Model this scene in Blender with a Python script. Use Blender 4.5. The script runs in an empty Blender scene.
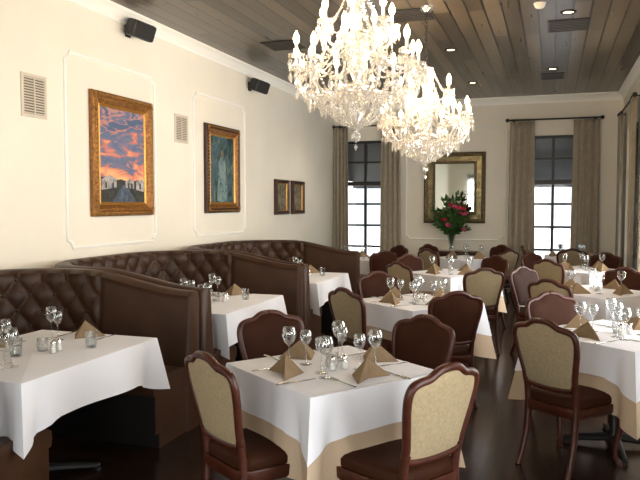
import bpy, bmesh, math, random
from mathutils import Vector, Matrix
random.seed(7)
S = bpy.context.scene
S.view_settings.view_transform = 'Standard'
COL = S.collection
pi = math.pi

def lin(c):
    return tuple(((x/255)/12.92 if x/255 <= 0.04045 else (((x/255)+0.055)/1.055)**2.4) for x in c) + (1.0,)

# ------------------------------------------------------------------ materials
def mat(name, rgb, rough=0.5, metal=0.0, var=0.0, vscale=6.0, bump=0.0, bscale=60.0, coat=0.0, sheen=0.0, spec=None):
    m = bpy.data.materials.new(name); m.use_nodes = True
    nt = m.node_tree; b = nt.nodes['Principled BSDF']
    c = lin(rgb)
    b.inputs['Base Color'].default_value = c
    b.inputs['Roughness'].default_value = rough
    b.inputs['Metallic'].default_value = metal
    if spec is not None: b.inputs['Specular IOR Level'].default_value = spec
    if coat: b.inputs['Coat Weight'].default_value = coat
    if sheen: b.inputs['Sheen Weight'].default_value = sheen
    tc = nt.nodes.new('ShaderNodeTexCoord')
    if var:
        n = nt.nodes.new('ShaderNodeTexNoise'); n.inputs['Scale'].default_value = vscale
        n.inputs['Detail'].default_value = 5
        nt.links.new(tc.outputs['Object'], n.inputs['Vector'])
        r = nt.nodes.new('ShaderNodeValToRGB')
        r.color_ramp.elements[0].position = 0.3; r.color_ramp.elements[1].position = 0.7
        r.color_ramp.elements[0].color = tuple(x*(1-var) for x in c[:3])+(1,)
        r.color_ramp.elements[1].color = tuple(min(1, x*(1+var)) for x in c[:3])+(1,)
        nt.links.new(n.outputs['Fac'], r.inputs['Fac'])
        nt.links.new(r.outputs['Color'], b.inputs['Base Color'])
    if bump:
        n2 = nt.nodes.new('ShaderNodeTexNoise'); n2.inputs['Scale'].default_value = bscale
        n2.inputs['Detail'].default_value = 3
        nt.links.new(tc.outputs['Object'], n2.inputs['Vector'])
        bp = nt.nodes.new('ShaderNodeBump'); bp.inputs['Strength'].default_value = bump
        bp.inputs['Distance'].default_value = 0.01
        nt.links.new(n2.outputs['Fac'], bp.inputs['Height'])
        nt.links.new(bp.outputs['Normal'], b.inputs['Normal'])
    return m

def mat_planks(name, c1, c2, cm, rough, plank_w, plank_l, rot, coat=0.0, rv=0.1, ms=0.004, spec=0.5):
    m = bpy.data.materials.new(name); m.use_nodes = True
    nt = m.node_tree; b = nt.nodes['Principled BSDF']
    b.inputs['Specular IOR Level'].default_value = spec
    tc = nt.nodes.new('ShaderNodeTexCoord'); mp = nt.nodes.new('ShaderNodeMapping')
    mp.inputs['Rotation'].default_value = (0, 0, rot)
    nt.links.new(tc.outputs['Object'], mp.inputs['Vector'])
    br = nt.nodes.new('ShaderNodeTexBrick')
    br.inputs['Color1'].default_value = lin(c1); br.inputs['Color2'].default_value = lin(c2)
    br.inputs['Mortar'].default_value = lin(cm)
    br.inputs['Scale'].default_value = 1.0
    br.inputs['Brick Width'].default_value = plank_l; br.inputs['Row Height'].default_value = plank_w
    br.inputs['Mortar Size'].default_value = ms
    nt.links.new(mp.outputs['Vector'], br.inputs['Vector'])
    n = nt.nodes.new('ShaderNodeTexNoise'); n.inputs['Scale'].default_value = 3.0; n.inputs['Detail'].default_value = 6
    mp2 = nt.nodes.new('ShaderNodeMapping'); mp2.inputs['Scale'].default_value = (.5, 9, 1)
    nt.links.new(mp.outputs['Vector'], mp2.inputs['Vector']); nt.links.new(mp2.outputs['Vector'], n.inputs['Vector'])
    mx = nt.nodes.new('ShaderNodeMix'); mx.data_type = 'RGBA'; mx.blend_type = 'MULTIPLY'
    mx.inputs[0].default_value = 0.5
    r = nt.nodes.new('ShaderNodeValToRGB')
    r.color_ramp.elements[0].position = 0.3; r.color_ramp.elements[0].color = (0.45, 0.45, 0.45, 1)
    r.color_ramp.elements[1].position = 0.75
    nt.links.new(n.outputs['Fac'], r.inputs['Fac'])
    nt.links.new(br.outputs['Color'], mx.inputs[6]); nt.links.new(r.outputs['Color'], mx.inputs[7])
    nt.links.new(mx.outputs[2], b.inputs['Base Color'])
    mr = nt.nodes.new('ShaderNodeMapRange'); mr.inputs[3].default_value = rough-rv; mr.inputs[4].default_value = rough+rv
    nt.links.new(n.outputs['Fac'], mr.inputs[0]); nt.links.new(mr.outputs[0], b.inputs['Roughness'])
    bp = nt.nodes.new('ShaderNodeBump'); bp.inputs['Strength'].default_value = 0.3; bp.inputs['Distance'].default_value = 0.004
    bp.invert = True
    nt.links.new(br.outputs['Fac'], bp.inputs['Height']); nt.links.new(bp.outputs['Normal'], b.inputs['Normal'])
    if coat: b.inputs['Coat Weight'].default_value = coat
    return m

def mat_emit(name, rgb, strength):
    m = bpy.data.materials.new(name); m.use_nodes = True
    nt = m.node_tree; nt.nodes.clear()
    e = nt.nodes.new('ShaderNodeEmission'); e.inputs[0].default_value = lin(rgb); e.inputs[1].default_value = strength
    o = nt.nodes.new('ShaderNodeOutputMaterial'); nt.links.new(e.outputs[0], o.inputs[0])
    return m

def mat_thin_glass(name, tint=(1, 1, 1), gloss=0.9, base=0.06, diffuse=0.0, rough=.04):
    m = bpy.data.materials.new(name); m.use_nodes = True
    nt = m.node_tree; nt.nodes.clear()
    o = nt.nodes.new('ShaderNodeOutputMaterial')
    t = nt.nodes.new('ShaderNodeBsdfTransparent'); t.inputs[0].default_value = tint+(1,)
    g = nt.nodes.new('ShaderNodeBsdfGlossy'); g.inputs['Roughness'].default_value = rough
    lw = nt.nodes.new('ShaderNodeLayerWeight'); lw.inputs[0].default_value = 0.35
    mr = nt.nodes.new('ShaderNodeMapRange'); mr.inputs[3].default_value = base; mr.inputs[4].default_value = gloss
    nt.links.new(lw.outputs['Facing'], mr.inputs[0])
    mx = nt.nodes.new('ShaderNodeMixShader')
    nt.links.new(mr.outputs[0], mx.inputs[0]); nt.links.new(t.outputs[0], mx.inputs[1]); nt.links.new(g.outputs[0], mx.inputs[2])
    out = mx
    if diffuse:
        d = nt.nodes.new('ShaderNodeBsdfTranslucent'); d.inputs[0].default_value = (1, .92, .80, 1)
        d2 = nt.nodes.new('ShaderNodeBsdfDiffuse'); d2.inputs[0].default_value = (1, .92, .80, 1)
        dm = nt.nodes.new('ShaderNodeMixShader'); nt.links.new(d.outputs[0], dm.inputs[1]); nt.links.new(d2.outputs[0], dm.inputs[2])
        mx2 = nt.nodes.new('ShaderNodeMixShader'); mx2.inputs[0].default_value = diffuse
        nt.links.new(mx.outputs[0], mx2.inputs[1]); nt.links.new(dm.outputs[0], mx2.inputs[2]); out = mx2
    nt.links.new(out.outputs[0], o.inputs[0])
    return m

M_wall = mat('wall_paint', (230, 223, 208), 0.85, var=0.03, vscale=1.5, bump=0.05, bscale=120)
M_trim = mat('trim_paint', (242, 239, 231), 0.5)
M_floor = mat_planks('floor_wood', (50, 31, 22), (34, 21, 15), (12, 8, 6), 0.22, 0.13, 1.6, pi/2, rv=0.07)
M_ceil = mat_planks('ceiling_wood', (98, 84, 67), (56, 48, 39), (14, 11, 9), 0.30, 0.17, 2.4, pi/2, rv=0.07, ms=.009)
M_leather = mat('booth_leather', (60, 38, 24), 0.43, var=0.2, vscale=5, bump=0.12, bscale=180, spec=.28)
M_cleather = mat('chair_leather', (54, 29, 18), 0.55, var=0.15, vscale=8, bump=0.1, bscale=200, spec=.06)
M_wood = mat('chair_wood', (64, 29, 17), 0.35, var=0.25, vscale=20, spec=.35)
M_fabric = mat('chair_back_fabric', (152, 136, 108), 0.95, var=0.12, vscale=60, bump=0.3, bscale=300, spec=.1)
M_black = mat('black_metal', (22, 20, 19), 0.45)
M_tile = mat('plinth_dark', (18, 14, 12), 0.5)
M_white = mat('linen_white', (218, 217, 221), 0.9, bump=0.12, bscale=25, spec=.1)
M_beige = mat('linen_beige', (182, 160, 136), 0.9, bump=0.12, bscale=25, spec=.1)
M_napkin = mat('napkin_tan', (134, 113, 88), 0.9, var=0.08, vscale=30, bump=0.2, bscale=200, spec=.1)
M_glass = mat_thin_glass('clear_glass', (0.96, 0.97, 0.97), 0.85, 0.06)
M_pane = mat_thin_glass('window_glass', (0.95, 0.97, 0.96), 0.35, 0.03)
M_crystal = mat_thin_glass('crystal', (1, 1, 1), 0.9, 0.32, diffuse=0.17, rough=.09)
M_silver = mat('silver', (200, 198, 192), 0.2, 1.0)
M_bronze = mat('window_bronze', (28, 25, 24), 0.45)
M_curtain = mat('curtain_fabric', (166, 155, 137), 0.9, var=0.08, vscale=12, bump=0.2, bscale=200, spec=.1)
M_gold = mat('antique_gold', (140, 94, 44), 0.42, 0.5, var=0.45, vscale=35, bump=0.9, bscale=70)
M_golddk = mat('frame_dark', (62, 36, 22), 0.45, 0.2, var=0.35, vscale=30, bump=0.7, bscale=60)
M_gilt = mat('gilt_edge', (182, 136, 66), 0.38, 0.6, var=0.2, vscale=40)
M_mirror = mat('mirror_glass', (205, 208, 200), 0.04, 1.0)
M_mirframe = mat('mirror_frame', (92, 78, 50), 0.4, 0.5, var=0.5, vscale=30, bump=0.8, bscale=50)
M_vent = mat('vent_white', (205, 194, 176), 0.6)
M_ventslot = mat('vent_slot', (110, 98, 84), 0.8)
M_bulb = mat_emit('bulb_glow', (255, 214, 150), 70)
M_candle = mat('candle_sleeve', (240, 232, 214), 0.6)
M_lampglow = mat_emit('downlight_glow', (255, 214, 150), 12)
M_leaf = mat('leaf', (62, 96, 44), 0.5, var=0.4, vscale=10)
M_pink = mat('petal_pink', (200, 78, 118), 0.6, var=0.3, vscale=30)
M_petw = mat('petal_red', (176, 48, 60), 0.6)
M_stem = mat('stem', (58, 80, 40), 0.6)
M_conc = mat('pavement', (214, 213, 210), 0.9, var=0.06, vscale=1.0)
M_stucco = mat('stucco', (230, 228, 224), 0.9, var=0.05)
M_bwin = mat('far_window', (164, 172, 178), 0.4)
M_awning = mat('awning_canvas', (92, 91, 89), 0.9)
M_salt = mat('salt', (230, 228, 222), 0.8)
M_water = mat_thin_glass('water', (0.93, 0.96, 0.96), 0.7, 0.06)

# ------------------------------------------------------------------ mesh builder
class MB:
    def __init__(s): s.v = []; s.f = []; s.m = []
    def add(s, vs, fs, mt=0, M=None):
        o = len(s.v)
        if M is not None: vs = [M @ Vector(v) for v in vs]
        s.v += [tuple(v) for v in vs]
        for f in fs:
            s.f.append([i+o for i in f]); s.m.append(mt)
    def box(s, c, d, mt=0, rz=0.0, bev=0.0, M=None):
        bm = bmesh.new(); bmesh.ops.create_cube(bm, size=1)
        for v in bm.verts: v.co = Vector((v.co.x*d[0], v.co.y*d[1], v.co.z*d[2]))
        if bev:
            bmesh.ops.bevel(bm, geom=list(bm.edges), offset=bev, segments=2, profile=0.6, affect='EDGES')
        bm.verts.index_update()
        T = Matrix.Translation(c) @ Matrix.Rotation(rz, 4, 'Z')
        if M is not None: T = M @ T
        s.add([v.co.copy() for v in bm.verts], [[v.index for v in f.verts] for f in bm.faces], mt, T)
        bm.free()
    def lathe(s, prof, n=16, mt=0, c=(0, 0, 0), M=None):
        vs = []; fs = []
        for r, z in prof:
            for i in range(n):
                a = 2*pi*i/n; vs.append((c[0]+r*math.cos(a), c[1]+r*math.sin(a), c[2]+z))
        for k in range(len(prof)-1):
            for i in range(n):
                j = (i+1) % n
                fs.append([k*n+i, k*n+j, (k+1)*n+j, (k+1)*n+i])
        s.add(vs, fs, mt, M)
    def tube(s, pts, rad, n=8, mt=0, closed=False, flat=1.0, M=None, caps=True, up=None):
        pts = [Vector(p) for p in pts]; N = len(pts)
        if not hasattr(rad, '__len__'): rad = [rad]*N
        ref = Vector(up) if up else Vector((0.123, 0.94, 0.31)).normalized()
        vs = []; fs = []; prev = None
        for i in range(N):
            if closed: t = pts[(i+1) % N]-pts[i-1]
            else: t = pts[min(i+1, N-1)]-pts[max(i-1, 0)]
            t.normalize()
            if up: a = ref-t*ref.dot(t)
            elif prev is None: a = ref-t*ref.dot(t)
            else: a = prev-t*prev.dot(t)
            a.normalize(); prev = a; b = t.cross(a)
            for k in range(n):
                th = 2*pi*k/n
                vs.append(pts[i]+a*(math.cos(th)*rad[i]*flat)+b*(math.sin(th)*rad[i]))
        R = N if closed else N-1
        for i in range(R):
            i2 = (i+1) % N
            for k in range(n):
                k2 = (k+1) % n
                fs.append([i*n+k, i*n+k2, i2*n+k2, i2*n+k])
        if not closed and caps:
            fs.append(list(range(n))[::-1]); fs.append([(N-1)*n+k for k in range(n)])
        s.add(vs, fs, mt, M)
    def surf(s, fn, nu, nv, mt=0, cu=False, M=None):
        vs = [fn(i/nu, j/nv) for i in range(nu if cu else nu+1) for j in range(nv+1)]
        fs = []
        for i in range(nu):
            i2 = (i+1) % nu if cu else i+1
            for j in range(nv):
                fs.append([i*(nv+1)+j, i2*(nv+1)+j, i2*(nv+1)+j+1, i*(nv+1)+j+1])
        s.add(vs, fs, mt, M)
    def octa(s, c, r, h=None, mt=0):
        h = h or r; x, y, z = c
        s.add([(x+r, y, z), (x, y+r, z), (x-r, y, z), (x, y-r, z), (x, y, z+h), (x, y, z-h)],
              [[0, 1, 4], [1, 2, 4], [2, 3, 4], [3, 0, 4], [1, 0, 5], [2, 1, 5], [3, 2, 5], [0, 3, 5]], mt)
    def ball(s, c, r, mt=0, n=8, sz=1.0):
        s.lathe([(r*math.sin(pi*k/n)+0.0, -r*sz*math.cos(pi*k/n)) for k in range(n+1)], max(8, n), mt, c)
    def mesh(s, name, mats, sharp=35, smooth=True, fixn=True):
        me = bpy.data.meshes.new(name)
        me.from_pydata(s.v, [], s.f)
        for m in mats: me.materials.append(m)
        for p, k in zip(me.polygons, s.m): p.material_index = k
        bm = bmesh.new(); bm.from_mesh(me)
        bmesh.ops.remove_doubles(bm, verts=bm.verts, dist=1e-5)
        if fixn: bmesh.ops.recalc_face_normals(bm, faces=bm.faces)
        bm.to_mesh(me); bm.free()
        if smooth:
            for p in me.polygons: p.use_smooth = True
            me.set_sharp_from_angle(angle=math.radians(sharp))
        me.update()
        return me

def put(name, me, loc=(0, 0, 0), rz=0.0):
    o = bpy.data.objects.new(name, me); o.location = loc; o.rotation_euler = (0, 0, rz)
    COL.objects.link(o); return o

def catmull(P, n=6, closed=False):
    P = [Vector(p) for p in P]; out = []; N = len(P)
    rng = range(N) if closed else range(N-1)
    for i in rng:
        if closed: a, b, c, d = P[i-1], P[i], P[(i+1) % N], P[(i+2) % N]
        else: a, b, c, d = P[max(i-1, 0)], P[i], P[i+1], P[min(i+2, N-1)]
        for k in range(n):
            t = k/n
            out.append(0.5*((2*b)+(c-a)*t+(2*a-5*b+4*c-d)*t*t+(3*b-a-3*c+d)*t**3))
    if not closed: out.append(P[-1])
    return out

# ------------------------------------------------------------------ room shell
XL, XR, YB, YF, H = -4.15, 1.15, 13.2, -3.0, 3.57
TH = 0.2
def wall_with_openings(name, axis, pos, a0, a1, openings, outward):
    mb = MB()
    def bx(p0, p1, z0, z1):
        if p1-p0 < 1e-4 or z1-z0 < 1e-4: return
        c = pos+outward*TH/2
        if axis == 'X': mb.box(((p0+p1)/2, c, (z0+z1)/2), (p1-p0, TH, z1-z0))
        else: mb.box((c, (p0+p1)/2, (z0+z1)/2), (TH, p1-p0, z1-z0))
    cur = a0
    for (o0, o1, z0, z1) in sorted(openings):
        bx(cur, o0, 0, H); bx(o0, o1, 0, z0); bx(o0, o1, z1, H); cur = o1
    bx(cur, a1, 0, H)
    put(name, mb.mesh(name, [M_wall], smooth=False))
WZ0, WZ1 = 0.35, 2.86
wb = [(-3.97, -3.07), (-0.45, 0.45)]
wr = [(10.9, 12.5), (7.7, 9.3), (4.5, 6.1), (1.3, 2.9), (-1.9, -0.3)]
wall_with_openings('wall_left', 'Y', XL, YF, YB, [], -1)
wall_with_openings('wall_back', 'X', YB, XL-TH, XR+TH, [(a, b, WZ0, WZ1) for a, b in wb], 1)
wall_with_openings('wall_right', 'Y', XR, YF, YB, [(a, b, WZ0, WZ1) for a, b in wr], 1)
wall_with_openings('wall_front', 'X', YF, XL-TH, XR+TH, [(-3.4, -1.8, WZ0, WZ1), (-1.0, 0.6, WZ0, WZ1)], -1)
mb = MB(); mb.box(((XL+XR)/2, (YF+YB)/2, -0.05), (XR-XL+2*TH, YB-YF+2*TH, 0.1)); put('floor', mb.mesh('floor', [M_floor], smooth=False))
mb = MB(); mb.box(((XL+XR)/2, (YF+YB)/2, H+0.05), (XR-XL+2*TH, YB-YF+2*TH, 0.1)); put('ceiling', mb.mesh('ceiling', [M_ceil], smooth=False))

def run_profile(name, prof, p0, p1, nrm, mats):
    mb = MB(); p0 = Vector(p0); p1 = Vector(p1); n = Vector(nrm)
    vs = []; k = len(prof)
    for p in (p0, p1):
        for d, z in prof: vs.append(p+n*d+Vector((0, 0, z)))
    fs = [[i, (i+1) % k, k+(i+1) % k, k+i] for i in range(k)] + [list(range(k)), list(range(k, 2*k))]
    mb.add(vs, fs); put(name, mb.mesh(name, mats, sharp=20))
crown = [(0, H-0.13), (0.012, H-0.13), (0.018, H-0.10), (0.05, H-0.055), (0.085, H-0.03), (0.10, H-0.025), (0.10, H), (0, H)]
base = [(0, 0), (0.02, 0), (0.02, 0.12), (0.008, 0.15), (0, 0.15)]
for nm, a, b, n in [('left', (XL, YF, 0), (XL, YB, 0), (1, 0, 0)), ('back', (XL, YB, 0), (XR, YB, 0), (0, -1, 0)),
                    ('right', (XR, YF, 0), (XR, YB, 0), (-1, 0, 0))]:
    run_profile('trim_crown_'+nm, crown, a, b, n, [M_trim])
    run_profile('baseboard_'+nm, base, a, b, n, [M_trim])

def frame_rect(mb, w, h, prof, mt=0, z0=0.0):
    vs = []; k = len(prof)
    for sx, sz in ((-1, -1), (1, -1), (1, 1), (-1, 1)):
        for ins, dep in prof:
            vs.append((sx*(w/2-ins), -dep, z0+sz*(h/2-ins)))
    fs = []
    for c in range(4):
        c2 = (c+1) % 4
        for i in range(k-1):
            fs.append([c*k+i, c2*k+i, c2*k+i+1, c*k+i+1])
    mb.add(vs, fs, mt)

RL = pi/2; RR = -pi/2
def panel_mould(name, w, h, loc, rz):
    mb = MB(); r = 0.07; pts = []
    cs = [(-1, -1), (1, -1), (1, 1), (-1, 1)]
    for sx, sz in cs:
        cx, cz = sx*w/2, sz*h/2; arc = []
        for k in range(7):
            a = k/6*pi/2
            arc.append((cx-sx*r*math.cos(a), cz-sz*r*math.sin(a)))
        if (sx, sz) in ((1, -1), (-1, 1)): seq = arc
        else: seq = arc[::-1]
        pts += seq
    P = [(x, -0.008, z) for x, z in pts]
    mb.tube(P, 0.016, 6, 0, closed=True, flat=1.0, up=(0, 1, 0))
    put(name, mb.mesh(name, [M_trim], sharp=50), loc, rz)
panel_mould('trim_1', 1.46, 1.77, (XL, 5.90, 2.105), RL)
panel_mould('trim_2', 1.46, 1.75, (XL, 8.23, 2.10), RL)
panel_mould('trim_3', 1.85, 2.1, (-1.76, YB, 2.0), 0)

def wall_vent(loc, w, h, rz):
    mb = MB()
    frame_rect(mb, w, h, [(0, 0), (0, 0.012), (0.025, 0.014), (0.028, 0.004)])
    mb.add([(-w/2+.02, -.003, -h/2+.02), (w/2-.02, -.003, -h/2+.02), (w/2-.02, -.003, h/2-.02), (-w/2+.02, -.003, h/2-.02)], [[0, 1, 2, 3]], 1)
    n = 14
    for i in range(n):
        z = -h/2+.035+(h-.07)*i/(n-1)
        mb.box((0, -0.008, z), (w-.05, 0.01, 0.009), 0)
    mb.box((0, -0.011, 0), (0.012, 0.01, h-.05), 0)
    put('wall_vent', mb.mesh('wall_vent', [M_vent, M_ventslot], smooth=False), loc, rz)
wall_vent((XL, 4.78, 2.525), 0.30, 0.36, RL)
wall_vent((XL, 7.21, 2.5), 0.3, 0.33, RL)

# ------------------------------------------------------------------ paintings
def canvas_mat(kind):
    m = bpy.data.materials.new('painted_canvas_'+kind); m.use_nodes = True
    nt = m.node_tree; b = nt.nodes['Principled BSDF']; b.inputs['Roughness'].default_value = 0.6
    tc = nt.nodes.new('ShaderNodeTexCoord'); mp = nt.nodes.new('ShaderNodeMapping')
    nt.links.new(tc.outputs['Object'], mp.inputs['Vector'])
    n = nt.nodes.new('ShaderNodeTexNoise'); n.inputs['Detail'].default_value = 7
    nt.links.new(mp.outputs['Vector'], n.inputs['Vector'])
    r = nt.nodes.new('ShaderNodeValToRGB'); cr = r.color_ramp
    if kind == 'sunset':
        mp.inputs['Scale'].default_value = (1.5, 1, 5.2); mp.inputs['Rotation'].default_value = (0, 0.5, 0)
        n.inputs['Scale'].default_value = 1.9; n.inputs['Distortion'].default_value = 0.6
        sep = nt.nodes.new('ShaderNodeSeparateXYZ'); nt.links.new(tc.outputs['Object'], sep.inputs[0])
        mr = nt.nodes.new('ShaderNodeMapRange'); mr.inputs[1].default_value = -0.3; mr.inputs[2].default_value = 0.45
        mr.inputs[3].default_value = -0.16; mr.inputs[4].default_value = 0.12
        nt.links.new(sep.outputs['Z'], mr.inputs[0])
        ad = nt.nodes.new('ShaderNodeMath'); ad.operation = 'ADD'
        nt.links.new(n.outputs['Fac'], ad.inputs[0]); nt.links.new(mr.outputs[0], ad.inputs[1])
        cols = [(0.22, (232, 184, 124)), (0.33, (222, 146, 108)), (0.41, (190, 112, 102)), (0.45, (116, 112, 134)), (0.56, (78, 100, 132)), (0.60, (192, 132, 118)), (0.65, (70, 92, 124))]
        src = ad.outputs[0]
    elif kind == 'figure':
        mp.inputs['Scale'].default_value = (3, 1, 1.6); n.inputs['Scale'].default_value = 3.2; n.inputs['Distortion'].default_value = 1.2
        cols = [(0.3, (22, 32, 36)), (0.42, (38, 60, 60)), (0.5, (68, 96, 94)), (0.56, (50, 70, 98)), (0.63, (118, 124, 98)), (0.72, (56, 84, 74))]
        src = n.outputs['Fac']
    elif kind == 'robe':
        mp.inputs['Scale'].default_value = (5, 1, 2.0); n.inputs['Scale'].default_value = 4.5; n.inputs['Distortion'].default_value = 1.5
        cols = [(0.3, (40, 64, 68)), (0.42, (76, 106, 102)), (0.5, (128, 150, 142)), (0.56, (92, 118, 138)), (0.63, (160, 164, 138)), (0.72, (78, 108, 98))]
        src = n.outputs['Fac']
    else:
        n.inputs['Scale'].default_value = 9; n.inputs['Distortion'].default_value = 1
        cols = [(0.3, (48, 42, 34)), (0.45, (92, 84, 62)), (0.55, (132, 122, 96)), (0.7, (60, 66, 54))]
        src = n.outputs['Fac']
    while len(cr.elements) < len(cols): cr.elements.new(0.5)
    for e, (p, c) in zip(cr.elements, cols): e.position = p
    for e, (p, c) in zip(cr.elements, cols): e.color = lin(c)
    nt.links.new(src, r.inputs['Fac']); nt.links.new(r.outputs['Color'], b.inputs['Base Color'])
    return m

M_pgreen = mat('paint_darkground', (50, 50, 46), 0.7, var=0.5, vscale=18)
M_pwhite = mat('paint_housewhite', (160, 154, 152), 0.7, var=0.5, vscale=24)
M_pblue = mat('paint_pathblue', (70, 82, 96), 0.7, var=0.5, vscale=22)
M_pfig = canvas_mat('robe')
M_pskin = mat('paint_figure_head', (110, 104, 84), 0.7, var=0.4, vscale=22)
def painting(name, w, h, fw, kind, loc, rz, mats_frame):
    mb = MB()
    p1 = [(0, 0), (0, 0.035), (fw*.12, 0.055), (fw*.3, 0.06), (fw*.42, 0.045)]
    p2 = [(fw*.42, 0.045), (fw*.5, 0.05), (fw*.75, 0.03), (fw*.8, 0.022)]
    p3 = [(fw*.8, 0.022), (fw*.88, 0.03), (fw, 0.018), (fw, 0.008)]
    frame_rect(mb, w, h, p1, 0); frame_rect(mb, w, h, p2, 1); frame_rect(mb, w, h, p3, 2)
    if fw > 0.08:
        nb = 26
        for i in range(nb):
            for sgn in (-1, 1):
                mb.ball((-w/2+fw*.22+(w-fw*.44)*i/(nb-1), -0.058, sgn*(h/2-fw*.22)), 0.009, 2, 4)
        for i in range(1, nb-1):
            for sgn in (-1, 1):
                mb.ball((sgn*(w/2-fw*.22), -0.058, -h/2+fw*.22+(h-fw*.44)*i/(nb-1)), 0.009, 2, 4)
        for sx in (-1, 1):
            for sz in (-1, 1):
                for t in range(5):
                    a = t*pi/8; mb.ball((sx*(w/2-fw*.5+fw*.25*math.cos(a)), -.05, sz*(h/2-fw*.5+fw*.25*math.sin(a))), .02, 1, 5)
    iw, ih = w/2-fw+.003, h/2-fw+.003
    mb.add([(-iw, -.012, -ih), (iw, -.012, -ih), (iw, -.012, ih), (-iw, -.012, ih)], [[0, 1, 2, 3]], 3)
    def poly(pts, k, y=-.0135):
        mb.add([(x*iw, y, z*ih) for x, z in pts], [list(range(len(pts)))], k)
    if kind == 'sunset':
        poly([(-1, -1), (1, -1), (1, -.56), (.7, -.50), (.3, -.55), (-.1, -.5), (-.5, -.54), (-1, -.46)], 4)
        poly([(-.5, -1), (.6, -1), (.15, -.62), (-.02, -.62)], 5, -.014)
        poly([(-.95, -.74), (-.3, -.68), (-.3, -.5), (-.6, -.42), (-.95, -.52)], 6, -.0145)
        poly([(.1, -.68), (.5, -.7), (.5, -.54), (.3, -.47), (.1, -.55)], 6, -.0145)
        poly([(.6, -.72), (.98, -.76), (.98, -.52), (.8, -.46), (.6, -.55)], 6, -.0145)
        for x in (-.8, -.5, .2, .35, .75): poly([(x, -.7), (x+.08, -.7), (x+.08, -.58), (x, -.58)], 4, -.015)
    if kind == 'figure':
        poly([(-.45, -.95), (-.1, -1), (.3, -.96), (.46, -.7), (.3, -.35), (.3, 0), (.34, .22), (.14, .36), (-.12, .38), (-.3, .2), (-.22, -.05), (-.38, -.5)], 6)
        poly([(-.1, .36), (.12, .36), (.14, .5), (.06, .6), (-.06, .6), (-.13, .5)], 7, -.014)
    put(name, mb.mesh(name, mats_frame+[canvas_mat(kind), M_pgreen, M_pblue, M_pwhite if kind != 'figure' else M_pfig, M_pskin], sharp=40, fixn=False), loc, rz)
painting('landscape_painting', 1.03, 1.2, 0.14, 'sunset', (XL+.004, 6.02, 2.10), RL, [M_gold, M_gold, M_gilt])
painting('figure_painting', 0.96, 1.13, 0.14, 'figure', (XL+.004, 8.24, 2.07), RL, [M_golddk, M_gold, M_gilt])
painting('small_framed_print', 0.56, 0.56, 0.07, 'small', (XL+.004, 10.33, 1.73), RL, [M_golddk, M_golddk, M_gilt])
painting('small_framed_print', 0.56, 0.56, 0.07, 'small', (XL+.004, 11.06, 1.73), RL, [M_golddk, M_golddk, M_gilt])

# mirror
mb = MB()
w, h = 1.15, 1.33
frame_rect(mb, w, h, [(0, 0), (0, .04), (.03, .06), (.06, .05), (.075, .035)], 0)
frame_rect(mb, w, h, [(.075, .03), (.165, .03)], 1)
frame_rect(mb, w, h, [(.165, .03), (.175, .05), (.2, .05), (.215, .02)], 0)
iw, ih = w/2-.21, h/2-.21
mb.add([(-iw, -.02, -ih), (iw, -.02, -ih), (iw, -.02, ih), (-iw, -.02, ih)], [[0, 1, 2, 3]], 2)
for i in range(7):
    z = -h/2+.12+(h-.24)*i/6
    for sg in (-1, 1): mb.box((sg*(w/2-.12), -.036, z), (.09, .014, .014), 0)
for i in range(6):
    x = -w/2+.12+(w-.24)*i/5
    for sg in (-1, 1): mb.box((x, -.036, sg*(h/2-.12)), (.014, .014, .09), 0)
put('wall_mirror', mb.mesh('wall_mirror', [M_mirframe, mat('mirror_border', (104, 92, 62), 0.3, 0.7, var=0.4, vscale=12), M_mirror], sharp=30, fixn=False), (-1.76, YB, 1.925), 0)

# ------------------------------------------------------------------ windows, curtains
def window(n, w, loc, rz):
    mb = MB(); z0, z1 = WZ0, WZ1; hh = z1-z0; f = .055
    mb.box((0, 0, z0+f/2), (w, .1, f), 0); mb.box((0, 0, z1-f/2), (w, .1, f), 0)
    for sg in (-1, 1): mb.box((sg*(w/2-f/2), 0, (z0+z1)/2), (f, .1, hh), 0)
    zt = 2.02
    mb.box((0, 0, zt), (w-2*f, .09, .08), 0)
    cols = 2 if w < 1.2 else 3
    for i in range(1, cols):
        x = -w/2+w*i/cols; mb.box((x, 0, (z0+z1)/2), (.05, .06, hh-2*f), 0)
    for z in (0.78, 1.2, 1.62): mb.box((0, 0, z), (w-2*f, .045, .04), 0)
    mb.box((0, 0, 2.44), (w-2*f, .045, .04), 0)
    mb.add([(-w/2+f, 0.01, z0+f), (w/2-f, .01, z0+f), (w/2-f, .01, z1-f), (-w/2+f, .01, z1-f)], [[0, 1, 2, 3]], 1)
    put('window_%d' % n, mb.mesh('window', [M_bronze, M_pane], smooth=False), loc, rz)
    ma = MB()
    ya, yb = .12, 1.0
    ma.add([(-w/2-.1, ya, 3.0), (w/2+.1, ya, 3.0), (w/2+.1, yb, 2.1), (-w/2-.1, yb, 2.1),
            (-w/2-.1, yb, 1.95), (w/2+.1, yb, 1.95)], [[0, 1, 2, 3], [3, 2, 5, 4]], 0)
    ma.add([(-w/2-.1, ya, 3.0), (-w/2-.1, yb, 2.1), (-w/2-.1, ya, 2.1)], [[0, 1, 2]], 0)
    ma.add([(w/2+.1, ya, 3.0), (w/2+.1, yb, 2.1), (w/2+.1, ya, 2.1)], [[0, 1, 2]], 0)
    put('window_awning', ma.mesh('window_awning', [M_awning], smooth=False), loc, rz)
k = 1
for a, b in wb:
    window(k, b-a, ((a+b)/2, YB+.1, 0), 0); k += 1
for a, b in wr:
    window(k, b-a, (XR+.1, (a+b)/2, 0), RR); k += 1
for a, b in [(-3.4, -1.8), (-1.0, .6)]:
    window(k, b-a, ((a+b)/2, YF-.1, 0), pi); k += 1

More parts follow.
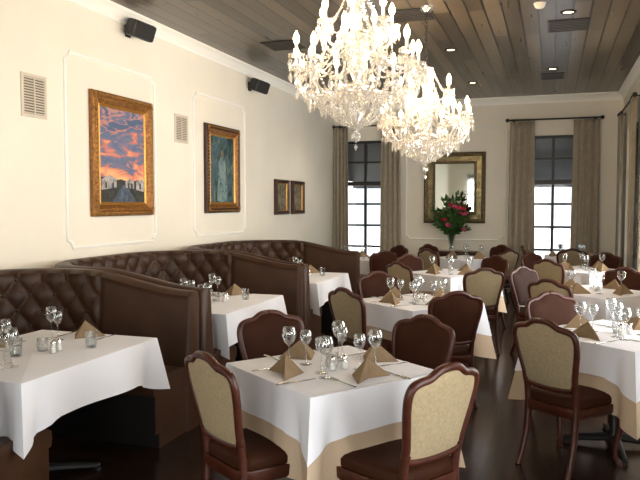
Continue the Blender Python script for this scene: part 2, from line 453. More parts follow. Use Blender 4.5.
def curtain(w, z0, z1, loc, rz, folds, seed):
    mb = MB(); rnd = random.Random(seed); ph = [rnd.uniform(0, 6) for _ in range(4)]
    def fn(u, v):
        x = -w/2+w*u; z = z0+(z1-z0)*v
        a = .028+.012*math.sin(ph[0]+v*2)
        y = a*math.sin(folds*2*pi*u+ph[1]+.4*math.sin(v*3+ph[2])) + .008*math.sin(folds*4.3*pi*u+ph[3])
        return (x*(1.06-.14*v), y-.05, z)
    mb.surf(fn, folds*12, 20, 0)
    me = mb.mesh('curtain_panel', [M_curtain], sharp=180, fixn=False)
    o = put('curtain_panel', me, loc, rz)
    md = o.modifiers.new('s', 'SOLIDIFY'); md.thickness = .006
def rod(w, loc, rz):
    mb = MB()
    mb.tube([(-w/2, -.09, 0), (w/2, -.09, 0)], .016, 10, 0)
    for sg in (-1, 1):
        mb.ball((sg*(w/2+.03), -.09, 0), .035, 0, 8)
        mb.tube([(sg*(w/2-.08), -.09, 0), (sg*(w/2-.08), 0.0, 0)], .01, 8, 0)
        mb.lathe([(0, 0), (.03, 0), (.03, .01), (0, .01)], 12, 0, M=Matrix.Translation((sg*(w/2-.08), 0, 0)) @ Matrix.Rotation(pi/2, 4, 'X'))
        for i in range(8):
            x = sg*(w/2-.09-i*.035)
            mb.tube([(x, -.09+.025*math.cos(t*pi/4), .025*math.sin(t*pi/4)) for t in range(8)], .004, 5, 0, closed=True)
    put('curtain_rod', mb.mesh('curtain_rod', [M_black], sharp=60), loc, rz)
ZR = 3.14
rod(1.36, (-3.42, YB, ZR), 0); rod(1.55, (0.0, YB, ZR), 0)
curtain(.30, .02, ZR-.03, (-3.96, YB-.04, 0), 0, 4, 1)
curtain(.40, .02, ZR-.03, (-2.97, YB-.04, 0), 0, 4, 2)
curtain(.46, .02, ZR-.03, (-.54, YB-.04, 0), 0, 4, 3)
curtain(.46, .02, ZR-.03, (.55, YB-.04, 0), 0, 4, 4)
rod(2.3, (XR, 11.75, ZR), RR)
curtain(.42, .02, ZR-.03, (XR-.04, 12.68, 0), RR, 4, 5)
curtain(.42, .02, ZR-.03, (XR-.04, 10.75, 0), RR, 4, 6)
for yy in (8.5, 5.3, 2.1):
    rod(2.3, (XR, yy, ZR), RR)
    curtain(.35, .02, ZR-.03, (XR-.04, yy+.95, 0), RR, 4, int(yy))
    curtain(.35, .02, ZR-.03, (XR-.04, yy-.95, 0), RR, 4, int(yy)+9)

# ------------------------------------------------------------------ booths
def booth_mesh():
    D, Ln, R, bk = 1.68, 2.2, .6, .12
    s1 = D-(bk+R); s2 = s1+R*pi/2; s3 = s2+(Ln-2*bk-2*R); s4 = s3+R*pi/2; s5 = s4+s1
    def P(s):
        if s < s1: return Vector((D-s, bk, 0)), Vector((0, 1, 0))
        if s < s2:
            a = (s-s1)/R; n = Vector((math.sin(a), math.cos(a), 0)); c = Vector((bk+R, bk+R, 0)); return c-n*R, n
        if s < s3: return Vector((bk, bk+R+(s-s2), 0)), Vector((1, 0, 0))
        if s < s4:
            a = (s-s3)/R; n = Vector((math.cos(a), -math.sin(a), 0)); c = Vector((bk+R, Ln-bk-R, 0)); return c-n*R, n
        return Vector((bk+R+(s-s4), Ln-bk, 0)), Vector((0, -1, 0))
    L = s5
    def Ht(s):
        e = min(s, L-s); t = max(0, min(1, e/.95)); t = t*t*(3-2*t); return .99+.13*t
    mb = MB(); du, dv = .095, .115; zb = .40
    END = .74
    def tuft(s, z, H_):
        e = min(s, L-s)
        w_ = max(0, min(1, (e-END)/.03))
        p = (s-L/2)/du; q = (z-.47)/dv
        a, b = (p+q)/2, (p-q)/2
        t = (abs(math.sin(pi*a))*abs(math.sin(pi*b)))**.45
        plain = .75*min(1, abs(e-END)/.05)**.5 if e < END else 0
        return .036*(w_*t+(1-w_)*plain)
    def inner(u, v):
        s = L*u; p, n = P(s); h_ = Ht(s)-.05; z = zb+(h_-zb)*v
        off = .06*(1-v)+tuft(s, z, h_)
        return p+n*off+Vector((0, 0, z))
    NU = 440
    mb.surf(inner, NU, 36, 0)
    def rest(u, v):
        s = L*u; p, n = P(s); h_ = Ht(s)
        k = v*8
        tb = tuft(s, h_-.05, h_)
        pts = [(tb, h_-.05), (tb*.8+.012, h_-.025), (.0, h_), (-.06, h_+.006), (-.105, h_-.01), (-.115, h_-.05), (-.115, .6), (-.115, .12), (-.10, 0)]
        o, z = pts[int(round(k))]
        return p+n*o+Vector((0, 0, z))
    mb.surf(rest, NU, 8, 0)
    for i in range(-45, 46):
        for j in range(-2, 7):
            if (i+j) % 2: continue
            s = L/2+i*du; z = .47+j*dv
            if s < END+.05 or s > L-END-.05: continue
            if z > Ht(s)-.06 or z < .47: continue
            p, n = P(s); v = (z-zb)/(Ht(s)-.05-zb)
            mb.ball(tuple(p+n*(.06*(1-v)+.006)+Vector((0, 0, z))), .013, 0, 4)
    for s in (0, L):
        p, n = P(s); h_ = Ht(s)
        pr = [(.08, 0), (.08, .4), (.028, h_-.05), (.03, h_-.025), (0, h_), (-.06, h_+.006), (-.105, h_-.01), (-.115, h_-.05), (-.10, 0)]
        vs = [p+n*o+Vector((.0, 0, z)) for o, z in pr]+[p+n*o+Vector((.018, 0, z)) for o, z in [(a*.9-.002, b-.01 if b > .3 else b) for a, b in pr]]
        k = len(pr)
        mb.add(vs, [[i, (i+1) % k, k+(i+1) % k, k+i] for i in range(k)]+[list(range(k, 2*k))], 0)
    spr = [(0.0, .30), (0.0, .44), (.12, .475), (.30, .48), (.45, .47), (.50, .445), (.505, .40), (.495, .36)]
    spr2 = [(.475, .36), (.475, .10), (.43, .10), (.43, 0)]
    def seat(u, v):
        p, n = P(L*u); o, z = spr[int(round(v*7))]
        w_ = 0.004*math.sin(L*u*2)
        return p+n*o+Vector((0, 0, z+w_))
    mb.surf(seat, 160, 7, 0)
    def kick(u, v):
        p, n = P(L*u); o, z = spr2[int(round(v*3))]; return p+n*o+Vector((0, 0, z))
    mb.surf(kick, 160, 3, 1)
    for s in (0, L):
        p, n = P(s); pr = spr[1:]+spr2+[(0, 0)]
        mb.add([p+n*o+Vector((.002, 0, z)) for o, z in pr], [list(range(len(pr)))], 0)
    return mb.mesh('booth_bench', [M_leather, M_tile], sharp=60)
BM = booth_mesh()
for y0 in (2.28, 4.5, 6.72):
    put('tufted_booth', BM, (XL+.02, y0, 0), 0)

# ------------------------------------------------------------------ tables
TZ = .76
def cloth(mb, w, l, z, drop, mt, seed, inset=0.0, top=True, lift=0.0):
    """square linen: straight hanging sides, pointed corner drapes"""
    rnd = random.Random(seed); ph = [rnd.uniform(0, 6.28) for _ in range(8)]
    per = []; n = 36
    C = [(-w/2, -l/2), (w/2, -l/2), (w/2, l/2), (-w/2, l/2)]
    N = [(0, -1), (1, 0), (0, 1), (-1, 0)]
    for k in range(4):
        a, b = Vector(C[k]), Vector(C[(k+1) % 4]); ln = (b-a).length
        for i in range(n):
            t = .5-.5*math.cos(pi*i/n); t = .6*t+.4*i/n
            p = a.lerp(b, t); d0, d1 = t*ln, (1-t)*ln
            dc = min(d0, d1); ck = C[k] if d0 < d1 else C[(k+1) % 4]
            diag = Vector((math.copysign(1, ck[0]), math.copysign(1, ck[1]))).normalized()
            per.append((p, Vector(N[k]) if i else diag, dc, diag, k+t))
    K = 12; rings = [-1]+[j/K for j in range(K+1)]
    vs = []; M_ = len(per)
    for r in rings:
        for (p, nn, dc, diag, s) in per:
            reach = 1.0*drop
            hem = drop*(1+.42*max(0, 1-dc/reach)) + .006*math.sin(s*2*pi+ph[0])
            if r < 0:
                q = p-nn*(.012+inset); vs.append((q.x, q.y, z)); continue
            dep = hem*r
            Cn = max(0, 1-dc/.07)**1.5
            V = math.exp(-((dc-.12)/.045)**2)
            wv = .05*math.sin(s*2*pi*1.0+ph[1])+.03*math.sin(s*2*pi*2.0+ph[2])
            o = dep*(.07+wv-.16*V)
            oc = dep*.24
            q = p+nn*((.004-inset+o)*(1-Cn))+diag*(Cn*(.004-inset+oc))
            vs.append((q.x, q.y, z-.004-dep))
    fs = []
    for j in range(len(rings)-1):
        for i in range(M_):
            i2 = (i+1) % M_
            fs.append([j*M_+i, j*M_+i2, (j+1)*M_+i2, (j+1)*M_+i])
    if top: fs.append(list(range(M_)))
    mb.add(vs, fs, mt)

def table_mesh(w, l):
    mb = MB()
    mb.box((0, 0, TZ-.015-.006), (w-.03, l-.03, .03), 0, bev=.004)
    mb.lathe([(0, .73), (.16, .73), (.16, .715), (.035, .70), (.035, .12), (.05, .06), (.05, .03), (0, .03)], 20, 1)
    for a in range(4):
        th = a*pi/2+pi/4
        M = Matrix.Rotation(th, 4, 'Z')
        mb.tube([(0.03, 0, .06), (.2, 0, .045), (.36, 0, .022)], [.028, .024, .018], 8, 1, M=M)
        mb.lathe([(0, 0), (.022, 0), (.022, .012), (0, .014)], 10, 1, c=(.35, 0, 0), M=M)
    return mb.mesh('table', [M_wood, M_black])
TS = .82
T_sq = table_mesh(TS, TS); T_bo = table_mesh(.9, 1.2)
def cloth_mesh(kind, seed):
    mb = MB()
    if kind == 'booth':
        cloth(mb, .9, 1.2, TZ, .24, 0, seed)
    else:
        cloth(mb, TS, TS, TZ, .20, 0, seed)
        cloth(mb, TS, TS, TZ-.002, .34, 1, seed, inset=.005, top=False)
    return mb.mesh('tablecloth', [M_white, M_beige], sharp=50)
CB = [cloth_mesh('booth', 11), cloth_mesh('booth', 12)]
CS = [cloth_mesh('sq', 21), cloth_mesh('sq', 25), cloth_mesh('sq', 31)]

def wine_mesh(h=.205, r=.04, bowl=.095):
    mb = MB(); sb = h-bowl
    out = [(0, .0), (.034, .0), (.034, .003), (.012, .007), (.0045, .014), (.004, sb-.01), (.008, sb)]
    for k in range(1, 9):
        t = k/8; out.append((r*math.sin(pi*min(1, .12+t*.62)) * (1.0), sb+bowl*t))
    inn = [(a-.0015, b) for a, b in out[:6:-1]]
    mb.lathe(out+inn+[(0, sb+.004)], 20, 0)
    return mb.mesh('wine_glass', [M_glass], sharp=60)
def tumbler_mesh():
    mb = MB()
    mb.lathe([(0, 0), (.030, 0), (.034, .05), (.037, .10), (.0355, .10), (.033, .05), (.028, .008), (0, .008)], 20, 0)
    mb.lathe([(0, .009), (.027, .009), (.0325, .06), (0, .06)], 20, 1)
    return mb.mesh('water_tumbler', [M_glass, M_water], sharp=40)
def napkin_mesh():
    mb = MB()
    ap = Vector((0, 0.0, .105)); Lp = Vector((-.125, -.05, 0)); Rp = Vector((.125, -.05, 0)); B = Vector((0, .10, 0)); F = Vector((0, -.01, 0))
    def sheet(a, b, c, bulge, inset):
        n = 8; vs = []; idx = {}
        nr = (b-a).cross(c-a).normalized()
        for i in range(n+1):
            for j in range(n+1-i):
                u, v = i/n, j/n; w_ = 1-u-v
                p = a*w_+b*u+c*v+nr*bulge*27*u*v*w_*1.0
                p.z = max(0, p.z); idx[(i, j)] = len(vs); vs.append(p*inset)
        fs = []
        for i in range(n):
            for j in range(n-i):
                fs.append([idx[(i, j)], idx[(i+1, j)], idx[(i, j+1)]])
                if i+j < n-1: fs.append([idx[(i+1, j)], idx[(i+1, j+1)], idx[(i, j+1)]])
        mb.add(vs, fs, 0)
    for ins in (1.0, .96, .92):
        sheet(ap, Lp, B, -.004, ins); sheet(ap, B, Rp, -.004, ins)
    sheet(ap, Lp, F, .002, .97); sheet(ap, F, Rp, .002, .97)
    return mb.mesh('folded_napkin', [M_napkin], sharp=30, fixn=False)
def fork_mesh():
    mb = MB()
    mb.tube([(0, -.1, .004), (0, -.03, .003), (0, .03, .006), (0, .045, .005)], [.007, .0035, .003, .006], 8, 0, flat=.35, up=(0, 0, 1))
    mb.box((0, .052, .005), (.02, .018, .002), 0)
    for x in (-.008, -.0027, .0027, .008): mb.box((x, .08, .0055), (.0025, .045, .0018), 0)
    return mb.mesh('dinner_fork', [M_silver], sharp=60)
def knife_mesh():
    mb = MB()
    mb.tube([(0, -.11, .004), (0, -.06, .005), (0, 0, .004)], [.007, .008, .005], 8, 0, flat=.5, up=(0, 0, 1))
    mb.add([(-.005, 0, .002), (.007, 0, .002), (.009, .05, .002), (.006, .1, .002), (-.003, .12, .002), (-.005, 0, .004), (.007, 0, .003), (.009, .05, .003), (.006, .1, .003), (-.003, .12, .003)],
           [[0, 1, 2, 3, 4], [5, 6, 7, 8, 9], [0, 1, 6, 5], [1, 2, 7, 6], [2, 3, 8, 7], [3, 4, 9, 8], [4, 0, 5, 9]], 0)
    return mb.mesh('dinner_knife', [M_silver], sharp=60)
def shaker_mesh():
    mb = MB()
    mb.lathe([(0, 0), (.019, 0), (.02, .004), (.016, .05), (.014, .056), (0, .056)], 12, 0)
    mb.lathe([(0, .003), (.017, .003), (.0145, .035), (0, .035)], 12, 1)
    mb.lathe([(.0155, .054), (.0155, .066), (.009, .074), (0, .076)], 12, 2)
    return mb.mesh('salt_shaker', [M_glass, M_salt, M_silver], sharp=40)
def candle_mesh():
    mb = MB()
    mb.lathe([(0, 0), (.028, 0), (.033, .03), (.03, .075), (.0285, .075), (.031, .03), (.026, .006), (0, .006)], 16, 0)
    mb.lathe([(0, .006), (.025, .006), (.027, .03), (0, .03)], 16, 1)
    mb.tube([(0, 0, .03), (0, 0, .04)], .0012, 5, 2)
    return mb.mesh('votive_candle_holder', [M_glass, M_salt, M_black], sharp=40)
WG, WG2, TU, NP, FK, KN, SH, CA = wine_mesh(), wine_mesh(.185, .034, .08), tumbler_mesh(), napkin_mesh(), fork_mesh(), knife_mesh(), shaker_mesh(), candle_mesh()
TT = TZ+.0006
def local(c, rz, x, y):
    return (c[0]+x*math.cos(rz)-y*math.sin(rz), c[1]+x*math.sin(rz)+y*math.cos(rz), TT)
def setting(c, th, dist, rnd, full=True, lat=0.0):
    rz = th+pi/2
    def L2(x, y):
        return local(c, rz, x+lat, y-dist)
    j = lambda a: rnd.uniform(-a, a)
    put('folded_napkin', NP, L2(j(.008), .12), rz+pi+j(.25) if rnd.random() < .3 else rz+j(.25))
    put('wine_glass', WG, L2(.165+j(.005), .25))
    if full:
        put('wine_glass', WG2, L2(.085+j(.005), .285))
        put('dinner_fork', FK, L2(-.15, .112), rz); put('dinner_knife', KN, L2(.16, .085), rz)
n_t = [0]
def sq_table(x, y, rz, full=True):
    rnd = random.Random(int(x*100+y*1000))
    put('dining_table', T_sq, (x, y, 0), rz)
    put('tablecloth', CS[n_t[0] % 3], (x, y, 0), rz+(n_t[0] % 4)*pi/2); n_t[0] += 1
    for k in range(4):
        setting((x, y), rz+k*pi/2, TS/2, rnd, full)
    put('votive_candle_holder', CA, local((x, y), rz, .0, .0))
    if full:
        put('salt_shaker', SH, local((x, y), rz, .07, .03)); put('salt_shaker', SH, local((x, y), rz, .06, -.04))
def bo_table(x, y, idx):
    rnd = random.Random(idx)
    put('dining_table', T_bo, (x, y, 0)); put('tablecloth', CB[idx % 2], (x, y, 0), pi*(idx % 2))
    setting((x, y), pi/2, .6, rnd); setting((x, y), -pi/2, .6, rnd)
    setting((x, y), pi, .45, rnd, True, -.05)
    put('votive_candle_holder', CA, local((x, y), 0, .04, .03)); put('salt_shaker', SH, local((x, y), 0, .13, .06))
    put('salt_shaker', SH, local((x, y), 0, .14, .0)); put('water_tumbler', TU, local((x, y), 0, .25, .2))
    put('water_tumbler', TU, local((x, y), 0, .0, -.14))
for i, y in enumerate((3.25, 5.45, 7.65)): bo_table(-2.86, y, i)

# ------------------------------------------------------------------ chairs
def chair_mesh(back_leather=False):
    mb = MB()
    def yb(x, z): return -.205-.22*(z-.45)+.32*x*x
    def seat(u, v):
        th = 2*pi*u; c, s = math.cos(th), math.sin(th); e = .38
        X = math.copysign(abs(c)**e, c); Y = math.copysign(abs(s)**e, s)
        prof = [(0, .005), (.5, .004), (.8, .0), (.95, -.012), (1.0, -.03), (1.0, -.06), (.97, -.07)]
        r, dz = prof[int(round(v*6))]
        y = Y*.215*r; hw = .235-.045*(.5-Y*r*.5)
        return (X*r*hw, y, .475+dz)
    mb.surf(seat, 48, 6, 1, cu=True)
    def rail(u, v):
        th = 2*pi*u; c, s = math.cos(th), math.sin(th); e = .3
        X = math.copysign(abs(c)**e, c); Y = math.copysign(abs(s)**e, s)
        r, z = [(.9, .408), (1.03, .408), (1.04, .40), (1.03, .355), (1.0, .345), (.9, .345)][int(round(v*5))]
        hw = .235-.045*(.5-Y*.5)
        return (X*r*hw, Y*.218*r, z)
    mb.surf(rail, 48, 5, 0, cu=True)
    for sg in (-1, 1):
        pts = catmull([(sg*.195, .18, .39), (sg*.214, .200, .33), (sg*.217, .203, .25), (sg*.202, .19, .15), (sg*.196, .185, .06), (sg*.212, .20, .012)], 5)
        n = len(pts); ks = [.032, .033, .026, .0185, .015, .021]
        rad = [ks[min(5, int(i/5))]*(1-(i % 5)/5)+ks[min(5, int(i/5)+1)]*((i % 5)/5) for i in range(n)]
        mb.tube(pts, rad, 10, 0)
        mb.lathe([(0, 0), (.02, 0), (.024, .01), (.018, .022), (0, .024)], 10, 0, c=(sg*.212, .20, 0))
        pts = catmull([(sg*.165, -.198, .46), (sg*.168, -.198, .35), (sg*.168, -.21, .22), (sg*.17, -.245, .09), (sg*.175, -.285, .0)], 4)
        n = len(pts); mb.tube(pts, [.023-.006*i/(n-1) for i in range(n)], 8, 0)
    half = [(0, .925), (.06, .917), (.11, .888), (.155, .880), (.197, .862), (.213, .815), (.206, .74), (.19, .66), (.175, .58), (.168, .525)]
    out = [(x, z) for x, z in half]+[(0.09, .51), (0, .507), (-.09, .51)]+[(-x, z) for x, z in half[:0:-1]]
    loop = catmull([(x, yb(x, z), z) for x, z in out], 4, closed=True)
    mb.tube(loop, .019, 8, 0, closed=True, flat=1.05, up=(0, 1, .1))
    for sg in (-1, 1):
        mb.tube([(sg*.169, yb(.169, .55), .55), (sg*.168, -.205, .49), (sg*.166, -.198, .41)], .021, 8, 0)
    mb.ball((0, yb(0, .925)+.004, .93), .02, 0, 6, .6)
    cx, cz = 0, .71
    def panel(side, thick, mt):
        def fn(u, v):
            k = u*len(loop); i = int(k) % len(loop); p = loop[i]
            s = v*.97
            x = cx+(p.x-cx)*s; z = cz+(p.z-cz)*s
            b = thick*(1-s**4)**.6 if s < 1 else 0
            return (x, yb(x, z)+side*(b+.004), z)
        mb.surf(fn, len(loop), 8, mt, cu=True)
    panel(1, .03, 1); panel(-1, .012, 1 if back_leather else 2)
    return mb.mesh('dining_chair', [M_wood, M_cleather, M_fabric], sharp=50)
CH = chair_mesh(); CHL = chair_mesh(True)
def chair(x, y, tx, ty, jit=0.0, leather=False):
    d = Vector((tx-x, ty-y)); a = math.atan2(d.y, d.x)-pi/2+jit
    put('dining_chair', CHL if leather else CH, (x-.29*math.sin(a), y+.29*math.cos(a), 0), a)

A1 = math.radians(53)-pi/2
dirs = {'nl': (-.58, -.81), 'nr': (.81, -.58), 'fl': (-.81, .58), 'fr': (.58, .81)}
def around(tx, ty, r, which):
    for w_ in which:
        d = dirs[w_]; chair(tx+r*d[0], ty+r*d[1], tx, ty, random.uniform(-.05, .05))
sq_table(-1.09, 3.44, A1)
chair(-1.50, 2.82, -1.09, 3.44); chair(-.42, 2.95, -1.09, 3.44, .06)
chair(-1.70, 4.05, -1.09, 3.44); chair(-.73, 4.18, -1.09, 3.44)
sq_table(-1.13, 6.05, A1)
chair(-1.60, 5.38, -1.13, 6.05); chair(-.70, 5.45, -1.05, 6.05, 0, True); chair(-1.66, 6.78, -1.13, 6.05)
sq_table(-1.2, 8.7, A1, False)
chair(-.68, 7.55, -1.2, 8.7)
chair(-1.72, 8.0, -1.2, 8.7); chair(-1.85, 9.3, -1.2, 8.7); chair(-.7, 9.4, -1.2, 8.7)
sq_table(-1.3, 11.2, A1, False); around(-1.3, 11.2, .86, ['nl', 'nr', 'fl', 'fr'])
sq_table(-2.95, 10.6, 0, False)
chair(-2.35, 9.95, -2.95, 10.6, 0, True); chair(-3.5, 10.0, -2.95, 10.6); chair(-2.4, 11.3, -2.95, 10.6)
sq_table(.42, 4.95, math.radians(50)-pi/2)
chair(-.04, 4.30, .42, 4.95); chair(0.0, 5.62, .42, 4.95)
sq_table(.42, 7.3, math.radians(50)-pi/2, False)
chair(-.02, 6.6, .42, 7.3); chair(-.3, 7.85, .42, 7.3); chair(.75, 8.05, .42, 7.3)
sq_table(.4, 9.7, math.radians(50)-pi/2, False)
chair(-.05, 8.98, .4, 9.7); chair(-.28, 10.2, .4, 9.7); chair(.72, 10.45, .4, 9.7)
sq_table(.3, 12.0, 0, False)
chair(-.45, 11.9, .3, 12.0); chair(.3, 11.25, .3, 12.0)

# ------------------------------------------------------------------ chandeliers
def chandelier_mesh(top):
    # 'top' = ceiling height in the mesh's own frame (longer chain when larger)
    mb = MB()
    mb.lathe([(0, top), (.075, top), (.07, top-.02), (.03, top-.045), (0, top-.05)], 20, 1)
    z = top-.05; i = 0
    while z > 3.12:
        M = Matrix.Translation((0, 0, z-.02)) @ Matrix.Rotation(pi/2*(i % 2), 4, 'Z')
        mb.tube([(.013*math.cos(t*pi/4), 0, .02*math.sin(t*pi/4)) for t in range(8)], .004, 5, 4, closed=True, M=M)
        z -= .03; i += 1
    mb.tube([(0, 0, 3.13), (0, 0, 2.12)], .007, 8, 1)
    prof = [(0, 3.12), (.02, 3.12), (.045, 3.09), (.02, 3.06), (.016, 3.02), (.035, 2.98), (.05, 2.93), (.03, 2.87), (.016, 2.82), (.07, 2.79), (.085, 2.775),
            (.03, 2.75), (.03, 2.68), (.055, 2.62), (.06, 2.56), (.03, 2.50), (.02, 2.47), (.10, 2.44), (.12, 2.42), (.08, 2.38), (.03, 2.34), (.05, 2.29), (.055, 2.25), (.03, 2.20), (.015, 2.17), (0, 2.12)]
    mb.lathe(prof, 16, 0)
    def string(a, b, sag, r=.0095, sp=.022):
        a, b = Vector(a), Vector(b); n = max(3, int(((b-a).length+sag)/sp))
        for k in range(n+1):
            t = k/n; p = a.lerp(b, t); p.z -= sag*4*t*(1-t)
            rr = r*(1.3 if k % 4 == 0 else .9)
            mb.octa(p, rr, rr, 0)
    def pend(p, l=.05):
        x, y, z = p
        mb.octa((x, y, z-.008), .008, .008, 0)
        mb.octa((x, y, z-.02-l/2), .0135, l/2, 0)
    def polar(r, a, z): return (r*math.cos(a), r*math.sin(a), z)
    def arm(a, r, z0, zd, zc):
        pts = catmull([polar(.05, a, z0), polar(r*.3, a, z0-.02), polar(r*.55, a, zd), polar(r*.82, a, zd+.0), polar(r*1.0, a, (zd+zc)/2), polar(r, a, zc)], 4)
        mb.tube(pts, .0095, 7, 0)
        c = polar(r, a, 0)
        mb.lathe([(0, zc-.015), (.02, zc-.012), (.055, zc+.008), (.055, zc+.012), (.018, zc-.002), (.018, zc+.02), (0, zc+.02)], 12, 0, c=c)
        mb.lathe([(0, zc+.02), (.011, zc+.02), (.011, zc+.08), (0, zc+.08)], 8, 2, c=c)
        mb.lathe([(0, zc+.08), (.010, zc+.082), (.022, zc+.107), (.020, zc+.13), (.008, zc+.155), (0, zc+.17)], 8, 3, c=c)
        for k in range(9):
            b = 2*pi*k/9; pend((c[0]+.05*math.cos(b), c[1]+.05*math.sin(b), zc+.002), .06 if k % 2 else .085)
        pend((c[0], c[1], zc-.02), .11); pend((c[0], c[1], zc-.13), .06)
    n1, n2 = 12, 7
    for i in range(n1):
        a = 2*pi*i/n1+.1; a2 = 2*pi*(i+1)/n1+.1; am = (a+a2)/2
        arm(a, .43, 2.43, 2.37, 2.57+(.05 if i % 2 else 0))
        string(polar(.43, a, 2.555), polar(.43, a2, 2.555), .10)
        string(polar(.12, a, 2.77), polar(.41, a, 2.59), .07)
        string(polar(.12, am, 2.77), polar(.40, a, 2.59), .12)
        string(polar(.11, a, 2.42), polar(.41, a, 2.55), .14)
        string(polar(.02, a, 2.14), polar(.24, a, 2.37), .02)
        string(polar(.03, am, 2.16), polar(.33, am, 2.40), .05)
        string(polar(.24, a, 2.37), polar(.24, a2, 2.37), .06)
        string(polar(.24, am, 2.31), polar(.38, am, 2.47), .07)
        pend(polar(.24, a, 2.36), .09); pend(polar(.405, am, 2.455), .09); pend(polar(.24, am, 2.31), .07)
        pend(polar(.33, a, 2.36), .08); pend(polar(.33, am, 2.40), .10)
        pend(polar(.16, a, 2.30), .07); pend(polar(.10, am, 2.24), .06)
        pend(polar(.12, a, 2.41), .07); pend(polar(.085, am, 2.37), .05)
        for k in range(3): pend(polar(.12+.1*k, am, 2.44-.01*k), .07)
    for i in range(n2):
        a = 2*pi*i/n2+.4; a2 = 2*pi*(i+1)/n2+.4; am = (a+a2)/2
        arm(a, .25, 2.77, 2.71, 2.85)
        string(polar(.25, a, 2.84), polar(.25, a2, 2.84), .08)
        string(polar(.07, a, 3.09), polar(.23, a, 2.85), .05)
        string(polar(.03, am, 3.10), polar(.12, am, 2.80), .03)
        pend(polar(.22, am, 2.76), .09); pend(polar(.08, a, 2.77), .08); pend(polar(.15, a, 2.72), .08)
        pend(polar(.055, a, 3.08), .06); pend(polar(.055, am, 3.08), .06); pend(polar(.06, a, 2.62), .08)
    mb.tube([polar(.07, 2*pi*k/24, 3.09) for k in range(24)], .005, 5, 1, closed=True)
    mb.tube([polar(.12, 2*pi*k/24, 2.42) for k in range(24)], .005, 5, 1, closed=True)
    mb.tube([polar(.24, 2*pi*k/32, 2.375) for k in range(32)], .004, 5, 1, closed=True)
    mb.ball((0, 0, 2.09), .036, 0, 8); pend((0, 0, 2.06), .05)
    return mb.mesh('chandelier', [M_crystal, M_silver, M_candle, M_bulb, M_black], sharp=20, fixn=True)
for i, (x, y, dz) in enumerate([(-1.31, 4.68, .0), (-1.22, 6.95, .12)]):
    put('crystal_chandelier', chandelier_mesh(H+dz), (x, y, -dz), .2*i)
    for q in range(3):
        L_ = bpy.data.lights.new('chandelier_light', 'POINT'); L_.energy = 26; L_.color = (1, .85, .66); L_.shadow_soft_size = .06
        lo = bpy.data.objects.new('chandelier_light', L_); lo.location = (x+.33*math.cos(q*2.1+.5), y+.33*math.sin(q*2.1+.5), 2.82-dz); COL.objects.link(lo)

# ------------------------------------------------------------------ ceiling fixtures
M_slat = mat('vent_slat', (60, 52, 46), .5)
def ceil_vent(x, y, w, l):
    mb = MB()
    mb.box((0, 0, -.006), (w, l, .012), 0, bev=.003)
    for i in range(7): mb.box((0, -l/2+.04+(l-.08)*i/6, -.014), (w-.05, .012, .008), 1)
    put('ceiling_vent', mb.mesh('ceiling_vent', [M_black, M_slat], smooth=False), (x, y, H))
ceil_vent(.13, 8.1, .42, .5); ceil_vent(-3.17, 8.0, .42, .45); ceil_vent(-1.42, 7.15, .42, .45); ceil_vent(-.03, 11.2, .34, .5); ceil_vent(-3.4, 9.8, .34, .4)
def downlight(x, y):
    mb = MB()
    mb.lathe([(0, -.004), (.05, -.004)], 20, 1)
    mb.lathe([(.05, -.004), (.055, -.012), (.08, -.008), (.082, 0)], 20, 0)
    put('recessed_downlight', mb.mesh('recessed_downlight', [M_bronze, M_lampglow], sharp=40), (x, y, H))
    L_ = bpy.data.lights.new('downlight_lamp', 'SPOT'); L_.energy = 45; L_.color = (1, .87, .70); L_.spot_size = 1.9; L_.spot_blend = .8; L_.shadow_soft_size = .05
    lo = bpy.data.objects.new('downlight_lamp', L_); lo.location = (x, y, H-.03); COL.objects.link(lo)
for x, y in [(-1.25, 8.9), (.12, 7.55), (-.03, 10.6), (-1.25, 11.4), (-3.2, 11.2)]: downlight(x, y)
mb = MB(); mb.lathe([(0, -.05), (.03, -.048), (.045, -.035), (.055, -.012), (.06, 0), (0, 0)], 20, 0)
put('smoke_detector', mb.mesh('smoke_detector', [M_vent]), (-.15, 7.15, H))

M_grille = mat('speaker_grille', (34, 32, 31), .8, bump=.5, bscale=400)
def speaker(y, z):
    mb = MB()
    M = Matrix.Translation((.16, 0, 0)) @ Matrix.Rotation(.35, 4, 'Y') @ Matrix.Rotation(-.35, 4, 'Z')
    mb.box((0, 0, 0), (.16, .27, .17), 0, bev=.03, M=M)
    mb.box((.078, 0, 0), (.012, .23, .14), 1, bev=.004, M=M)
    mb.box((.01, 0, 0), (.02, .08, .12), 0, bev=.004); mb.tube([(.0, 0, 0), (.12, 0, 0)], .016, 8, 0)
    put('wall_speaker', mb.mesh('wall_speaker', [M_black, M_grille], sharp=40), (XL, y, z))
speaker(6.15, 3.38); speaker(9.15, 3.30)

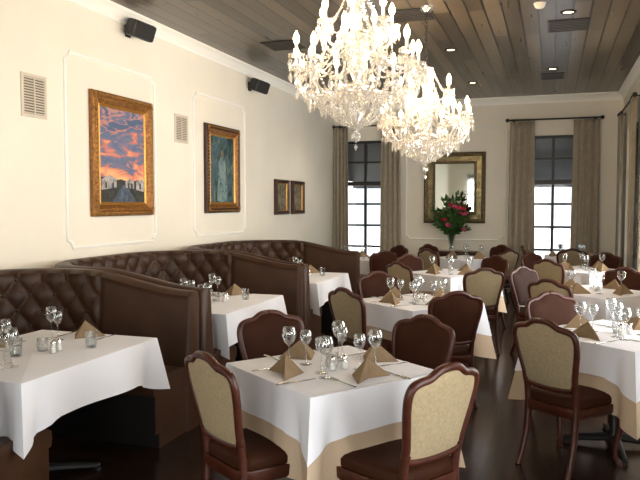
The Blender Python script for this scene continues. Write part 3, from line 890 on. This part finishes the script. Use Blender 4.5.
# ------------------------------------------------------------------ console + flowers
mb = MB()
mb.box((0, 0, .735), (1.0, .36, .03), 0, bev=.006); mb.box((0, 0, .67), (.94, .31, .09), 0, bev=.004)
for sx in (-1, 1):
    for sy in (-1, 1):
        pts = catmull([(sx*.44, sy*.13, .68), (sx*.455, sy*.14, .5), (sx*.43, sy*.125, .2), (sx*.45, sy*.14, 0.005)], 4)
        mb.tube(pts, [.028-.012*i/(len(pts)-1) for i in range(len(pts))], 8, 0)
put('console_table', mb.mesh('console_table', [M_wood]), (-1.76, YB-.30, 0))
mb = MB(); rnd = random.Random(5)
mb.lathe([(0, 0), (.06, 0), (.05, .02), (.045, .1), (.06, .22), (.085, .32), (.082, .32), (.057, .22), (.042, .1), (.045, .025), (0, .02)], 20, 0)
def leaf(p, d, l, w, mt):
    p = Vector(p); d = Vector(d).normalized(); s = d.cross(Vector((rnd.uniform(-1, 1), rnd.uniform(-1, 1), .6))).normalized(); n = d.cross(s)
    pts = [p, p+d*l*.3+s*w, p+d*l*.3-s*w, p+d*l*.65+s*w*.9-n*l*.06, p+d*l*.65-s*w*.9-n*l*.06, p+d*l-n*l*.2, p+d*l*.3+n*w*.3, p+d*l*.65+n*w*.2-n*l*.05]
    mb.add(pts, [[0, 1, 6], [0, 6, 2], [1, 3, 7, 6], [6, 7, 4, 2], [3, 5, 7], [7, 5, 4]], mt)
for i in range(36):
    a = rnd.uniform(0, 6.28); r = rnd.uniform(.05, .33); hz = rnd.uniform(.42, 1.0-.5*r)
    tall = (i % 4 == 0)
    tip = Vector((r*math.cos(a)*(.5 if tall else 1), r*math.sin(a)*.35-.03, hz+(.15 if tall else -.05)))
    pts = catmull([(0.01*math.cos(a), .01*math.sin(a), .05), (tip.x*.25, tip.y*.25, .34), tuple(tip)], 5)
    mb.tube(pts, .004, 5, 1)
    for p in pts[5:]:
        for k in range(4):
            leaf(p, (math.cos(a)+rnd.uniform(-1, 1), math.sin(a)*.4+rnd.uniform(-.9, .3), rnd.uniform(-.3, 1)), rnd.uniform(.08, .15), rnd.uniform(.016, .03), 2)
    if (i % 6 == 1 or tip.x > .14) and not tall:
        mt = 3 if rnd.random() < .7 else 4
        fr = rnd.uniform(.05, .072)
        for ring, (np_, tl) in enumerate([(5, .4), (7, .8), (9, 1.2)]):
            for k in range(np_):
                b = 2*pi*k/np_+ring; dd = Vector((math.cos(b)*math.sin(tl), math.sin(b)*math.sin(tl)-.4, math.cos(tl)))
                leaf(tip+Vector((0, -.07, 0)), dd, fr, fr*.4, mt)
put('flower_vase_arrangement', mb.mesh('flower_vase', [M_glass, M_stem, M_leaf, M_pink, M_petw], sharp=50, fixn=False), (-1.76, YB-.36, .75))

# ------------------------------------------------------------------ exterior
mb = MB(); mb.box((0, 10, -.12), (120, 120, .02)); put('ground', mb.mesh('ground', [M_conc], smooth=False))
mb = MB()
mb.box((-4, 36, 2.4), (26, 6, 5)); mb.box((-4, 32.9, 5.0), (26.6, .4, .3), 1)
for i in range(8): mb.box((-14.5+i*3, 32.95, 1.6), (1.4, .1, 2), 2)
put('neighbouring_building', mb.mesh('building', [M_stucco, M_trim, M_bwin], smooth=False))

# ------------------------------------------------------------------ world & lights
w_ = bpy.data.worlds.new('World'); S.world = w_; w_.use_nodes = True
nt = w_.node_tree; bg = nt.nodes['Background']
sky = nt.nodes.new('ShaderNodeTexSky'); sky.sky_type = 'NISHITA'; sky.sun_disc = False; sky.sun_elevation = math.radians(50); sky.sun_rotation = math.radians(120)
nt.links.new(sky.outputs[0], bg.inputs[0]); bg.inputs[1].default_value = 0.35
sun = bpy.data.lights.new('sun', 'SUN'); sun.energy = 11.0; sun.angle = .02; sun.color = (1, .97, .92)
so = bpy.data.objects.new('sun', sun); so.rotation_euler = (math.radians(35), 0, math.radians(-30)); so.location = (0, -10, 20); COL.objects.link(so)
def window_light(loc, rot, sx, sy, e):
    L_ = bpy.data.lights.new('window_daylight', 'AREA'); L_.shape = 'RECTANGLE'; L_.size = sx; L_.size_y = sy; L_.energy = e; L_.color = (1, .98, .965)
    o = bpy.data.objects.new('window_daylight', L_); o.location = loc; o.rotation_euler = rot; COL.objects.link(o)
for (a, b), e in zip(wr[1:], (180, 155, 130, 112)):
    window_light((XR+.25, (a+b)/2, 1.5), (0, pi/2, 0), 2.2, b-a, e)
for a, b in [(-3.4, -1.8), (-1.0, .6)]:
    window_light(((a+b)/2, YF-.25, 1.5), (pi/2, 0, 0), b-a, 2.2, 125)

# ------------------------------------------------------------------ camera
cam = bpy.data.cameras.new('camera'); cam.sensor_width = 36; cam.lens = 690/640*36; cam.clip_start = .05; cam.clip_end = 300
co = bpy.data.objects.new('camera', cam); co.location = (0, 0, 1.62)
co.rotation_euler = (pi/2-math.atan(36/690), 0, math.radians(18.6)); COL.objects.link(co); S.camera = co
